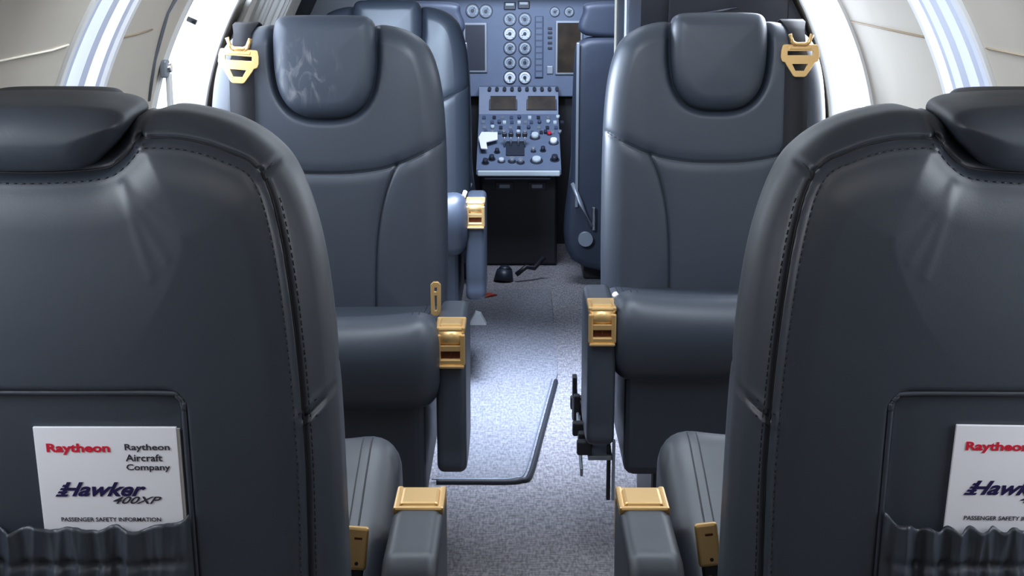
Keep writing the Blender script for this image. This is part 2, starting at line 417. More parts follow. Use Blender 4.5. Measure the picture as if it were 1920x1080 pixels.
FS = [catmull([(-.26, .852), (-.21, .822), (-.14, .792), (-.07, .779), (0, .776), (.07, .779), (.14, .792), (.21, .822), (.26, .852)], 8),
      catmull([(.150, .795), (.128, .74), (.112, .67), (.104, .58), (.10, .40)], 8)]
FS.append(mirror(FS[1]))
R1 = catmull([(.098, 1.073), (.135, 1.072), (.170, 1.062), (.200, 1.042), (.215, .99), (.224, .90), (.228, .78), (.226, .65), (.222, .42)], 8)
R2 = catmull([(.201, 1.042), (.215, 1.052), (.240, 1.068)], 6)
R3 = catmull([(.228, .818), (.240, .826), (.262, .842)], 6)
R4 = catmull([(-.098, 1.073), (-.080, 1.053), (-.058, 1.044), (0, 1.041), (.058, 1.044), (.080, 1.053), (.098, 1.073)], 8)
R5 = catmull([(.098, 1.073), (.101, 1.10)], 4)
RS = [R1, mirror(R1), R2, mirror(R2), R3, mirror(R3), R4, R5, mirror(R5)]
def rect_sd(u, v):   # rounded rectangle of the rear pocket panel
    r = .016; qx = np.abs(u) - (.124 - r); qy = np.abs(v - .595) - (.2545 - r)
    return np.hypot(np.maximum(qx, 0), np.maximum(qy, 0)) + np.minimum(np.maximum(qx, qy), 0) - r
def relief_front(u, v, d):
    P = np.c_[u, v]; r = np.zeros(len(u))
    for L in FS: r -= .0050 * np.exp(-(segdist(P, L) / .0032) ** 2) + .0035 * np.exp(-(segdist(P, L) / .014) ** 2)
    r -= .022 * np.exp(-(segdist(P, PAD, True) / .0085) ** 2)
    r += .010 * np.exp(-((np.abs(u) - .185) / .05) ** 2) * np.clip((d) / .04, 0, 1)
    return r
def relief_back(u, v, d):
    P = np.c_[u, v]; r = np.zeros(len(u))
    for L in RS:
        s = segdist(P, L); r -= .0048 * np.exp(-(s / .0024) ** 2); r += .0014 * np.exp(-((s - .0065) / .0032) ** 2)
        r += .0006 * np.sin(np.arange(len(u)) * 0) 
    s = rect_sd(u, v); r -= .007 * (1 / (1 + np.exp(s / .0014))); r -= .005 * np.exp(-((s - .001) / .0022) ** 2)
    # soft creases fanning from the notch
    for sg in (-1, 1):
        for k, (du, dv) in enumerate(((.05, -.09), (.07, -.06), (.03, -.11))):
            L = np.array([(sg * .085, 1.035), (sg * (.085 + du * .7), 1.035 + dv * .7)])
            r += .0006 * np.exp(-(segdist(P, L) / .0045) ** 2)
    return r
BH, BRF, BRB = .065, .045, .058
def depth_back(P):
    di = segdist(P, OUT, True)
    return (BH - BRB) + edge_round(di, BRB) + .012 * (1 - np.exp(-(di / .1) ** 2)) + relief_back(P[:, 0], P[:, 1], di)
def depth_front(P):
    di = segdist(P, OUT, True)
    return (BH - BRF) + edge_round(di, BRF) + .008 * (1 - np.exp(-(di / .1) ** 2)) + relief_front(P[:, 0], P[:, 1], di)
def inside(P):
    A = OUT; B = np.roll(OUT, -1, 0); x, y = P[:, 0:1], P[:, 1:2]
    c = ((A[:, 1] > y) != (B[:, 1] > y)) & (x < (B[:, 0] - A[:, 0]) * (y - A[:, 1]) / (B[:, 1] - A[:, 1] + 1e-15) + A[:, 0])
    return c.sum(1) % 2 == 1
def stitches(lines, sides=(-1, 1), off=.0065, pitch=.0068, ln=.0042, rad=.0006):
    mb = MB()
    for L in lines:
        tot = np.linalg.norm(np.diff(L, axis=0), axis=1).sum(); n = max(2, int(tot / pitch)); Q = resample(L, n, False)
        tn = np.gradient(Q, axis=0); tn /= np.linalg.norm(tn, axis=1)[:, None]; nm = np.c_[-tn[:, 1], tn[:, 0]]
        for sg in sides:
            A = Q + nm * off * sg; ins = np.where(inside(A), segdist(A, OUT, True), 0)
            dep = depth_back(A)
            for k in range(n):
                if ins[k] < .012: continue
                a = A[k] - tn[k] * ln / 2; b_ = A[k] + tn[k] * ln / 2
                mb.cyl(T(a[0], a[1], dep[k] + .0002), T(b_[0], b_[1], dep[k] + .0002), rad, THREAD, seg=5)
    return mb
root0 = empty('passenger_seat')
backrest = slab('backrest', OUT, ((0, .6), (0, .86)), BH, BRF, BH, BRB, LEATHER, T, root0, nring=100, sym=True, fdisp=relief_front, bdisp=relief_back, wall=4, bulge=(.008, .012))
def grow(n=1.0): return None
head = slab('headrest', PAD, ((0, .98), (0, 1.03)), .092, .034, -.01, .012, LEATHER, T, root0, nring=22, sym=True, bulge=(.006, 0), brad=.06)
head_near = slab('headrest', PAD * np.array([.6, .62]) + np.array([0, .413]), ((0, .99), (0, 1.03)), .085, .034, -.01, .012, LEATHER_D, T, root0, nring=10, sym=True)
lobe = slab('headrest_bolster', LOBE, ((0, 1.068), (0, 1.076)), .045, .02, .072, .030, LEATHER, T, root0, nring=16, sym=True, bulge=(0, .003), brad=.03)
# cushion: side profile extruded across
cp = [(-.02, .385), (-.02, .45), (-.04, .475), (-.15, .487), (-.30, .512), (-.42, .545), (-.485, .562), (-.525, .555), (-.55, .525), (-.556, .485), (-.545, .44), (-.52, .405), (-.47, .385), (-.25, .38)]
CUSH = resample(catmull(cp, 8, True), 260)
CS = [catmull([(.215, 0), (.215, 1)], 2)]
def saddle(c, b_): return .018 * (np.abs(c) / .265) ** 3 * np.clip((b_ - .44) / .1, 0, 1)
def cmap(a, b_, c): return (c, a, b_ + saddle(c, b_))
def crelief(a, b_, d): return -.003 * np.exp(-((d - .022) / .003) ** 2)
cushion = slab('seat_cushion', CUSH, ((-.12, .435), (-.44, .465)), .265, .05, .265, .05, LEATHER, cmap, root0, nring=18, wall=30, fdisp=crelief, bdisp=crelief)
# the top seams of the cushion (double row near each side)
def cushion_top(y):
    P = CUSH; m_ = P[(P[:, 1] > .47)]; idx = np.argsort(m_[:, 0]); return np.interp(y, m_[idx, 0], m_[idx, 1])
cseams = []
for sg in (-1, 1):
    for x in (.214, .226):
        pts = [(sg * x, y, cushion_top(y) + float(saddle(x, .55)) * min(1, (cushion_top(y) - .44) / .1) - (.0004 if x < .22 else .0014)) for y in np.linspace(-.06, -.50, 40)]
        cseams.append(MB().tube(pts, .0012, THREAD, 5).build('cushion_seam', root0))
# skirt and pedestal
SK = resample(catmull([(-.245, .2), (-.245, .40), (.245, .40), (.245, .2)], 1, True), 120)
MBs = MB(); MBs.box((0, -.29, .31), (.47, .44, .22), LEATHER_D, bev=.02, seg=3); skirt = MBs.build('skirt', root0)
mb = MB(); mb.box((0, -.26, .10), (.34, .34, .20), BLACK, bev=.01)
for sg in (-1, 1): mb.box((sg * .15, -.27, .014), (.03, .5, .026), GREYM, bev=.004)
base = mb.build('seat_base', root0)

def arm_profile(y0, y1, zt=.565, zb=.265):
    pts = [(y0, zt - .085), (y0 + .001, zt - .03), (y0 + .008, zt - .006), (y0 + .03, zt)] + \
          [(y0 + (y1 - y0) * t, zt + .004) for t in (.3, .5, .7)] + [(y1 - .05, zt + .002), (y1 - .015, zt - .02), (y1, zt - .07), (y1 - .01, zt - .2), (y1 - .03, zb), (y0 + .03, zb), (y0 + .006, zb + .06)]
    return resample(catmull(pts, 8, True), 200)
def armrest(sg, y0, length, parent, width=.056, x=None, zt=.565):
    """sg: which side in seat coordinates; y0: front end"""
    x = sg * .284 if x is None else x
    A = arm_profile(y0, y0 + length, zt)
    a = slab('armrest', A, ((y0 + .06, .42), (y0 + length - .08, .42)), width / 2, .014, width / 2, .014, LEATHER, lambda p, q, c: (c + x, p, q), parent, nring=10, wall=6)
    # gold end cap: frame wrapped over the front end, barrel, dark slot
    g = MB(); w2 = width / 2 - .0005; f = y0 - .004
    g.box((x, f + .001, zt - .060), (2 * w2, .010, .012), GOLD, bev=.003)                         # lower lip
    g.box((x, f - .002, zt - .0685), (2 * w2 * .92, .008, .006), GOLD, bev=.002)
    for s in (-1, 1): g.box((x + s * (w2 - .005), f + .001, zt - .036), (.0095, .012, .058), GOLD, bev=.003)   # side frames
    g.box((x, f + .002, zt - .034), (2 * w2 - .012, .008, .012), GOLD, bev=.002)                   # bridge
    g.cyl((x - w2 + .006, f + .014, zt - .0155), (x + w2 - .006, f + .014, zt - .0155), .0175, GOLD, seg=32)  # barrel
    for s in (-1, 1): g.box((x + s * (w2 - .004), y0 + .035, zt + .001), (.008, .075, .010), GOLD, bev=.003)
    g.box((x, y0 + .069, zt + .002), (2 * w2, .008, .010), GOLD, bev=.003)
    g.box((x, y0 + .004, zt - .001), (2 * w2, .012, .012), GOLD, bev=.004)
    g.box((x, y0 + .036, zt + .0035), (2 * w2 - .014, .052, .010), GOLD, bev=.004)                 # raised lid
    cap = g.build('end_cap', a)
    MB().box((x, f + .006, zt - .047), (2 * w2 - .018, .006, .018), GOLD_IN).box((x, f + .002, zt - .0455), (.003, .004, .015), GOLD_IN).build('ash_slot', a)
    return a
def copy_part(o, parent):
    c = o.copy(); C.objects.link(c); c.parent = parent
    for ch in [k for k in bpy.data.objects if k.parent == o]: copy_part(ch, c)
    return c
def strap(sg, parent, twist=0):
    """shoulder strap over the outboard shoulder, hanging down the front, with its gold buckle"""
    u0 = sg * .172; W = .026; V = []; F = []
    path = [(1.03, 'b'), (1.06, 'b'), (1.082, 't0'), (1.094, 't1'), (1.088, 't2')]
    P = [(T(u0, 1.02, .078)), (T(u0, 1.05, .074)), (T(u0, 1.075, .055)), (T(u0, 1.092, .025)), (T(u0, 1.095, -.005)), (T(u0, 1.088, -.035)), (T(u0, 1.07, -.062)), (T(u0, 1.05, -.074)), ]
    for v in np.linspace(1.03, .46, 26):
        d = depth_front(np.array([[u0, v], [u0 - .02, v], [u0 + .02, v]])).max(); P.append(T(u0, v, -d - .003))
    n = len(P)
    for th in (0, .0022):
        for k, p in enumerate(P):
            wd = W * (.72 if 6 <= k <= 8 else 1)
            a = P[max(k - 1, 0)]; b_ = P[min(k + 1, n - 1)]; t = (Vector(b_) - Vector(a)).normalized(); nm = Vector((1, 0, 0)).cross(t) * -1
            for s in (-1, 1): V.append(Vector(p) + Vector((s * wd, 0, 0)) + nm * th)
    K = 2 * n
    for k in range(n - 1):
        F.append((2 * k, 2 * k + 1, 2 * k + 3, 2 * k + 2)); F.append((K + 2 * k, K + 2 * k + 2, K + 2 * k + 3, K + 2 * k + 1))
        for s in (0, 1): F.append((2 * k + s, K + 2 * k + s, K + 2 * k + 2 + s, 2 * k + 2 + s))
    st = mesh('shoulder_strap', V, F, WEB, parent)
    k = 1 / 6100
    outer = [(-250, -130), (-232, -195), (-215, -203), (215, -203), (232, -195), (250, -130), (255, -40), (240, 10), (195, 28), (180, 60), (85, 205), (60, 218), (-60, 218), (-85, 205), (-180, 60), (-195, 28), (-240, 10), (-255, -40)]
    slot = [(-175, -128), (175, -128), (175, -62), (-175, -62)]; trap = [(-112, 45), (112, 45), (62, 145), (-62, 145)]
    bk = filled('buckle', [(a * k, -b_ * k) for a, b_ in outer], [[(a * k, -b_ * k) for a, b_ in slot], [(a * k, -b_ * k) for a, b_ in trap]], .005, GOLD, st)
    g = MB()
    for s in (-1, 1):
        g.tube([(s * 60 * k, -.002, 200 * k), (s * 110 * k, -.005, 240 * k), (s * 150 * k, -.006, 345 * k)], .0048, GOLD, 8)
    g.tube([(-130 * k, -.004, 255 * k), (-60 * k, -.005, 215 * k), (60 * k, -.005, 215 * k), (130 * k, -.004, 255 * k)], .0042, GOLD, 8)
    g.box((0, -.003, 165 * k), (.05, .004, .008), GOLD, bev=.002)
    hk = g.build('buckle_hook', bk)
    d = depth_front(np.array([[u0, 1.0]]))[0]
    bk.location = T(u0 + sg * .004, 1.003, -d - .016); bk.rotation_euler = (-TH, twist, 0)
    hk.matrix_parent_inverse = Matrix()
    return st
def pocket(parent, seed):
    r = np.random.RandomState(seed)
    nu, nv = 220, 80; V = []; F = []; ph = r.uniform(0, 6.28, 8); fr = r.uniform(110, 380, 8)
    for th in (0, 1):
        for j in range(nv + 1):
            v = .455 + (.720 - .455) * j / nv
            for i in range(nu + 1):
                u = -.1235 + .247 * i / nu; e = 1 - (abs(u) / .1235) ** 12
                top = math.exp(-((v - .68) / .035) ** 2)
                ruff = sum(1 - 2 * abs(math.sin(.5 * (fr[k] * u + ph[k] + 30 * (v - .7) * math.sin(ph[k])))) for k in range(8)) / 8
                low = .55 + .45 * math.exp(-max(0, .685 - v) / .05) if v < .685 else .8
                w_ = .0785 + e * (.006 + .012 * math.exp(-((v - .60) / .07) ** 2) + .013 * ruff * low)
                w_ -= .004 * e * math.exp(-((v - .685) / .003) ** 2)
                vv = v + (.002 * math.sin(fr[0] * u * 1.3 + ph[1]) + .012 * (abs(u) / .1235) ** 8) * max(0, (v - .67) / .042)
                V.append(T(u, vv, w_ - th * .003))
    K = (nu + 1) * (nv + 1)
    for j in range(nv):
        for i in range(nu):
            a = j * (nu + 1) + i; F.append((a, a + 1, a + nu + 2, a + nu + 1)); F.append((K + a, K + a + nu + 1, K + a + nu + 2, K + a + 1))
    j = nv * (nu + 1)
    for i in range(nu): F.append((j + i, j + i + 1, K + j + i + 1, K + j + i))
    p = mesh('seat_pocket', V, F, LEATHER, parent)
    return p
def pocket_trim(parent):
    L = [(-.125, .40), (-.125, .80), (-.125, .834), (-.1205, .8465), (-.106, .850), (0, .850), (.106, .850), (.1205, .8465), (.125, .834), (.125, .80), (.125, .40)]
    P = catmull(L, 8); P = P[P[:, 1] > .425]; d = np.array([(BH - BRB) + BRB + .012] * len(P))
    return MB().tube([T(a, b_, dd - .0045) for (a, b_), dd in zip(P, d)], .0026, LEATHER, 8).build('pocket_trim', parent)
def seam_lines(lines, depth, sg, rad):
    out = []
    for L in lines:
        Q = resample(L, max(12, int(np.linalg.norm(np.diff(L, axis=0), axis=1).sum() / .006)), False)
        Q = Q[inside(Q) & (segdist(Q, OUT, True) > .004)]
        d = depth(Q); out.append(MB().tube([T(a, b_, sg * (x + rad * .6)) for (a, b_), x in zip(Q, d)], rad, THREAD, 6).build('seam', root0))
    return out
seams_rear = seam_lines(RS[:7], depth_back, 1, .0011)
seams_front = seam_lines(FS, depth_front, -1, .0014)
stitch = [stitches([L], (sg,)).build('stitching', root0) for L in RS[:7] for sg in (-1, 1)]
for o in stitch[:]:
    if len(o.data.vertices) == 0: stitch.remove(o); bpy.data.objects.remove(o)
trim = pocket_trim(root0)
body_parts = [backrest, lobe, cushion, skirt, base] + cseams

def seat(x, Y0, face, inner, tip, label, alen=.26, near=False, rootobj=None, pseed=0, ax=None):
    """face: -1 looks to the rear of the cabin (towards the camera), +1 looks forward; inner: local x sign of the aisle side"""
    if rootobj: r = rootobj; r.location = (x, Y0, 0); r.rotation_euler = (0, 0, 0 if face < 0 else PI)
    else:
        r = empty('passenger_seat', (x, Y0, 0), 0 if face < 0 else PI)
        for p in body_parts: copy_part(p, r)
        copy_part(trim, r)
        if near:
            for q in stitch + seams_rear: copy_part(q, r)
        else:
            for q in seams_front: copy_part(q, r)
        copy_part(head_near if near else head, r)
    tag(r, label, 'seat', 'slate leather passenger seats')
    armrest(inner, tip, alen, r, width=.062 if near else .056, x=ax, zt=.565 if near else .552); armrest(-inner, tip, alen, r, zt=.565 if near else .552)
    if near:
        pocket(r, pseed)
        for c in bpy.data.objects:
            if c.parent == r and c.name.startswith('cushion_seam'): c.location.z += .008
            if c.parent == r and c.name.startswith('seat_cushion'): c.location.z += .008
    return r
sL = seat(-.42, 1.283, 1, -1, -.345, 'near left slate leather seat seen from behind, booklet in its back pocket', near=True, rootobj=root0, pseed=3, ax=-.303)
sR = seat(.457, 1.283, 1, 1, -.345, 'near right slate leather seat seen from behind, booklet cut off by the photo edge', near=True, pseed=8, ax=.303)
mL = seat(-.405, 2.97, -1, 1, -.505, 'middle left slate leather seat facing the camera, scuffed pale marks on its headrest', alen=.27)
mR = seat(.452, 3.15, -1, -1, -.53, 'middle right slate leather seat facing the camera, gold harness buckle at its right shoulder', alen=.26)
fL = seat(-.40, 4.38, -1, 1, -.51, 'farthest left blue grey seat, half hidden behind the scuffed middle seat', alen=.27)
bpy.data.objects.remove(head)
for q in seams_front: bpy.data.objects.remove(q)
for c in bpy.data.objects:
    if c.parent == mL and c.name.startswith('headrest') and 'bolster' not in c.name: c.material_slots[0].link = 'OBJECT'; c.material_slots[0].material = SCUFF
for r, sg, tw in ((mL, -1, .06), (mR, 1, 0)): strap(sg, r, tw)

# lap-belt latches
def latch(parent, loc, rot, h=.05, w_=.026, slots=False):
    g = MB()
    if slots:
        o = filled('belt_latch', [(-.009, -.028), (-.004, -.033), (.004, -.033), (.009, -.028), (.009, .028), (.004, .033), (-.004, .033), (-.009, .028)],
                   [[(-.0035, .014), (.0035, .014), (.0035, .024), (-.0035, .024)], [(-.003, -.024), (.003, -.024), (.003, .008), (-.003, .008)]], .008, GOLD, parent)
    else:
        g.box((0, 0, 0), (w_, .013, h), GOLD, bev=.0035, seg=3)
        g.cyl((.002, -.0075, -.017), (.002, -.005, -.017), .0022, BLACK, seg=10); g.box((.002, -.007, .012), (.009, .002, .0025), GOLD_IN)
        g.box((0, .004, -.045), (w_ * .75, .012, .045), BLACK, bev=.003); g.cyl((-.002, -.006, -.04), (-.002, .004, -.04), .005, CHROME, seg=12)
        o = g.build('belt_latch', parent)
    o.location = loc; o.rotation_euler = rot; return o
latch(sL, (-.235, -.215, .545), (-.25, .08, PI))
latch(sR, (.235, -.215, .55), (-.25, -.12, PI))
latch(mL, (.249, -.35, .574), (0, 0, 0), slots=True)
MB().cyl((.247, -.46, .555), (.255, -.47, .58), .006, WHITEP, seg=12).build('belt_tongue', fL)
MB().cyl((-.245, -.44, .55), (-.255, -.45, .565), .006, WHITEP, seg=12).build('belt_tongue', mR)
# exposed brackets on the aisle side of the middle right seat
g = MB()
g.box((-.318, -.30, .24), (.006, .36, .02), GREYM, bev=.002, rot=Matrix.Rotation(.25, 3, 'X'))
g.box((-.322, -.20, .27), (.010, .03, .10), BLACK, bev=.002); g.box((-.320, -.26, .25), (.014, .02, .09), BLACK, bev=.003)
g.box((-.262, -.455, .19), (.008, .014, .12), BLACK, bev=.002); g.box((-.253, -.47, .20), (.006, .012, .13), GREYM, bev=.002)
g.box((-.28, -.42, .225), (.05, .10, .010), GREYM, bev=.002)
for k in range(7): g.box((-.30 + random.uniform(-.02, .01), -.46 + .05 * k, .255 + random.uniform(-.012, .01)), (.03, .022, .03), BLACK, bev=.004)
g.build('seat_bracket', mR)

# ------------------------------------------------------------------ safety booklets in the rear pockets
def booklet(xw, v, w_, seat_o, label, first=None, tilt=0):
    W_, H_ = .133, .20
    if first is None:
        e = empty('safety_booklet')
        MB().box((0, .0015, H_ / 2), (W_, .003, H_), PAPER, bev=.0006).build('cover', e)
        MB().box((.003, .0045, H_ / 2 - .001), (W_ - .002, .003, H_ - .004), WHITEP).build('pages', e)
        k = 1 / 2105; X = lambda px: (px - 205) * k; Z = lambda py: H_ - (py - 795) * k
        def pr(nm, body, x0, x1, yb, yt, m, shear=0, bold=0):
            me = text_mesh(body, X(x0), Z(yb), (x1 - x0) * k, (yb - yt) * k, m, shear, bold, -.0004); link(nm, me, e)
        pr('maker_print', 'Raytheon', 88, 212, 853, 829, RED, 0, .035)
        for i, s in enumerate(('Raytheon', 'Aircraft', 'Company')):
            wd = (88, 72, 86)[i]; lowd = (847, 867, 890)[i]; pr('company_print', s, 241, 241 + wd, lowd, (830, 852, 873)[i], INK, 0, .015)
        pr('title_print', 'Hawker', 104, 276, 943, 912, NAVY, .45, .03)
        pr('model_print', '400XP', 208, 305, 959, 943, INK, .5, .015)
        g = MB()
        for i in range(4): g.prism([(X(95 + 5 * i) , Z(943 - 7 * i)), (X(118), Z(943 - 7 * i)), (X(121), Z(939 - 7 * i)), (X(98 + 5 * i), Z(939 - 7 * i))], 'y', -.0008, 0, NAVY)
        g.build('title_stripes', e)
        pr('footer_print', 'PASSENGER SAFETY INFORMATION', 102, 300, 998, 989, INK, 0, .01)
    else:
        e = first.copy(); C.objects.link(e)
        for ch in [c for c in bpy.data.objects if c.parent == first]:
            c = ch.copy(); C.objects.link(c); c.parent = e
    _, y, z = T(0, v, w_)
    e.location = (xw, seat_o.location.y - y, z); e.rotation_euler = (TH, tilt, 0)
    e.scale = (.965,) * 3; return tag(e, label, 'booklet', 'safety booklets in the seat pockets')
b1 = booklet(-.3670, .624, .0735, sL, 'white booklet in the pocket of the near left seat, fully visible cover')
booklet(.4530, .626, .0735, sR, 'white booklet in the pocket of the near right seat, cut by the photo edge', b1, .015)

# ------------------------------------------------------------------ black galley cabinet on the right
e = empty('galley_cabinet', (.50, 3.97, 0)); tag(e, 'glossy black cabinet behind the middle right seat, pale edge strips', 'cabinet')
def hull(x0, z0, z1, n=10):  # cabinet outline following the barrel wall on its outboard side
    P = [(x0 - .5, z0)]
    for k in range(n + 1):
        z = z0 + (z1 - z0) * k / n; P.append((wallpt(1, z, 0, -.012)[0] - .5, z))
    return P + [(x0 - .5, z1)]
MB().prism(hull(.312, .0, 1.33), 'y', -.43, .43, BLACKGLOSS).build('carcass', e)
g = MB()
for z0, z1 in ((.05, .42), (.44, .80), (.82, 1.28)): g.box((.03, -.437, (z0 + z1) / 2), (.30, .012, z1 - z0), BLACKGLOSS, bev=.004); 
g.build('door', e)
MB().cyl((-.06, -.449, 1.085), (.05, -.449, 1.105), .003, BEZEL).build('handle', e)
g = MB(); g.box((-.190, .432, .66), (.008, .008, 1.3), CREAM, bev=.002); g.build('corner_strip', e)
g = MB(); g.box((-.191, .02, .66), (.006, .03, 1.3), LAV, bev=.002); g.build('side_strip', e)

# ------------------------------------------------------------------ left: entry curtain and dark bulkhead
e = empty('entry_curtain', (-.66, 3.6, .0)); tag(e, 'taupe gathered curtain hanging behind the bright left window', 'curtain')
V = []; F = []; n = 160; nz = 24
for j in range(nz + 1):
    z = .04 + 1.24 * j / nz
    for i in range(n + 1):
        y = 3.27 + .56 * i / n; x = wallpt(-1, z, y, -.035)[0] + .012 * math.sin(i * .55 + .4 * math.sin(i * .13)) + .004 * math.sin(i * 1.3)
        V.append((x + .66, y - 3.6, z))
for j in range(nz):
    for i in range(n): a = j * (n + 1) + i; F.append((a, a + 1, a + n + 2, a + n + 1))
cu = mesh('fabric', V, F, CURT, e); sm = cu.modifiers.new('thick', 'SOLIDIFY'); sm.thickness = .003
MB().cyl((.10, -.36, 1.29), (.10, .24, 1.29), .006, CHROME).build('rail', e)
# forward bulkhead with central doorway
def bulk(name, side, x0):
    P = [(x0, 0)]
    for k in range(14): 
        z = 1.36 * k / 13; P.append((wallpt(side, z, 0, -.004)[0], z))
    P += [(x0, 1.36)]
    o = MB().prism(P, 'y', 4.62, 4.66, BLACK).build(name); o['kind'] = 'structure'
bulk('wall_front_left', -1, -.36); bulk('wall_front_right', 1, .36)
g = MB()
for s in (-1, 1):
    v, f = wall_sheet('', s, 4.3, 7.2, 0, ZT, 0, None)
    for q in f: pass
    o = mesh('wall_cockpit_%s' % ('left' if s < 0 else 'right'), v, f, BLACK, smooth=False); o['kind'] = 'structure'

# ------------------------------------------------------------------ cockpit
def at(px, py, Y):
    """where the sight line through a photo point meets the plane y = Y (the panels' real distances)"""
    X = (px - 960) / FPX; Z = (540 - py) / FPX
    y = math.cos(PITCH) + Z * math.sin(PITCH); z = -math.sin(PITCH) + Z * math.cos(PITCH); x = X - math.tan(YAW) * y
    return Vector((x * Y / y, Y, 1.2 + z * Y / y))
YP = 6.0
ip = empty('instrument_panel', (0, YP, .7)); tag(ip, 'slate blue cockpit instrument panel with two columns of round gauges', 'instrument panel')
L0 = Vector((0, YP, .7))
def lp(px, py, Y=YP): return at(px, py, Y) - L0
g = MB(); g.box((0, .03, .18), (1.38, .06, .44), PANEL, bev=.006); g.build('panel_board', ip)
g = MB(); g.box((0, -.05, .425), (1.36, .22, .05), BLACK, bev=.012); g.build('glareshield', ip)
def gauge(px, py, r, bright, ang):
    c = lp(px, py); o = MB()
    o.cyl(c + Vector((0, .004, 0)), c + Vector((0, -.010, 0)), r, BEZEL, r * .94, 28)
    gb = o.build('gauge', ip)
    f = MB(); f.cyl(c + Vector((0, -.0095, 0)), c + Vector((0, -.0112, 0)), r * .84, SCALE if bright else DIAL, seg=28); f.build('dial', gb)
    k = MB()
    a0_, a1_ = math.radians(210), math.radians(-30 - 300 * .0)
    pts = [c + Vector((r * .64 * math.cos(t), -.0118, r * .64 * math.sin(t))) for t in np.linspace(math.radians(235), math.radians(-55), 22)]
    k.tube(pts, r * (.13 if bright else .09), SCALE if not bright else PAPER, 6)
    k.build('scale_arc', gb)
    k = MB(); k.cyl(c + Vector((0, -.011, 0)), c + Vector((0, -.0155, 0)), r * .25, BEZEL, seg=16)
    k.box(c + Vector((math.cos(ang) * r * .3, -.014, math.sin(ang) * r * .3)), (r * .62, .0015, r * .09), BEZEL, rot=Matrix.Rotation(-ang, 3, 'Y'))
    k.build('needle', gb)
for i, y in enumerate((36, 63, 90, 117, 145)):
    for j, x in enumerate((956, 984)): gauge(x, y, .0285, i in (1, 4), [2.2, 3.4, .6, 1.2, -1.6][i] + .3 * j)
for x, y in ((886, 20), (911, 21)): gauge(x, y, .03, False, 1.0)
for x, y in ((1040, 22), (1067, 22)): gauge(x, y, .022, False, .6)
# small square instruments above the gauge columns
for x, y in ((956, 11), (982, 9)):
    g = MB(); g.box(lp(x, y) + Vector((0, -.005, 0)), (.05, .012, .032), BEZEL, bev=.003); q = g.build('indicator', ip)
    g = MB(); g.box(lp(x, y - 3) + Vector((0, -.012, 0)), (.034, .002, .010), SCALE); g.build('readout', q)
# annunciator column
c0 = lp(1003, 30); c1 = lp(1018, 145); g = MB()
g.box(((c0.x + c1.x) / 2, -.006, (c0.z + c1.z) / 2), (c1.x - c0.x, .012, c0.z - c1.z), PANEL_D, bev=.002)
an = g.build('annunciator_panel', ip)
for k in range(10):
    z = c0.z - (c0.z - c1.z) * (k + .5) / 10; g = MB(); g.box(((c0.x + c1.x) / 2, -.0128, z), (.026, .002, .019), PANEL, bev=.0005); g.build('warning_light', an)
for y in (53, 61, 70, 80, 90):
    g = MB(); g.box(lp(1031, y) + Vector((0, -.004, 0)), (.018, .008, .009), BEZEL, bev=.001); g.build('switch', ip)
g = MB(); g.box(lp(1031, 131) + Vector((0, -.004, 0)), (.028, .01, .034), GREYM, bev=.003); g.build('selector', ip)
def display(x0, y0, x1, y1, name='display_screen', frame=GREYM, fr=.010, gl=None):
    a = lp(x0, y0); b_ = lp(x1, y1); cx, cz = (a.x + b_.x) / 2, (a.z + b_.z) / 2; W_, H_ = b_.x - a.x, a.z - b_.z
    g = MB(); g.box((cx, -.005, cz), (W_, .014, H_), frame, bev=.004); s = g.build(name, ip)
    g = MB(); g.box((cx, -.0125, cz), (W_ - 2 * fr, .002, H_ - 2 * fr), gl or SCREEN); g.build('glass', s)
display(868, 42, 914, 136, gl=BEZEL); display(1041, 38, 1092, 140)
# pedestal: radio head with two screens, sloping throttle quadrant, dark front face
pe = empty('control_pedestal', (.01, 5.7, 0)); tag(pe, 'cockpit centre pedestal crowded with knobs, two dark screens above', 'control console')
PO = Vector((.01, 5.7, 0))
xa, xb = -.158, .178
A_ = at(970, 163, 5.93); B_ = at(970, 214, 5.88); D_ = at(970, 318, 5.45)
g = MB(); g.prism([(5.99 - 5.7, A_.z), (5.93 - 5.7, A_.z), (5.88 - 5.7, B_.z), (5.45 - 5.7, D_.z), (5.45 - 5.7, D_.z - .02), (5.99 - 5.7, D_.z - .02)], 'x', xa - .01, xb - .01, PANEL); g.build('console_body', pe)
g = MB(); g.box(((xa + xb) / 2 - .01, 5.43 - 5.7, D_.z - .012), (xb - xa - .01, .02, .022), SCALE, bev=.005, seg=3); g.build('front_rail', pe)
g = MB(); g.box(((xa + xb) / 2 - .01, 5.78 - 5.7, (D_.z - .03) / 2), (xb - xa - .02, .34, D_.z - .035), BLACK, bev=.01)
fb = g.build('pedestal_base', pe)
for px in (946, 1007):
    c = at(px, 349, 5.608) - PO; g = MB(); g.box(c, (.075, .006, .034), BEZEL, bev=.002); g.box(c + Vector((0, -.003, 0)), (.045, .004, .016), GREYM, bev=.002); g.build('jack_plate', fb)
g = MB(); g.box(at(970, 334, 5.602) - PO, (.27, .012, .010), GREYM, bev=.003); g.build('base_lip', fb)
for x0, x1 in ((917, 970), (987, 1044)):
    a = at(x0, 175, 5.925) - PO; b_ = at(x1, 209, 5.895) - PO; g = MB()
    g.box(((a.x + b_.x) / 2, (a.y + b_.y) / 2 - .004, (a.z + b_.z) / 2), (b_.x - a.x, .012, a.z - b_.z), BEZEL, rot=Matrix.Rotation(-.55, 3, 'X'), bev=.002)
    s = g.build('radio_screen', pe)
    g = MB(); g.box(((a.x + b_.x) / 2, (a.y + b_.y) / 2 - .011, (a.z + b_.z) / 2), (b_.x - a.x - .012, .004, a.z - b_.z - .012), SCREEN, rot=Matrix.Rotation(-.55, 3, 'X')); g.build('glass', s)
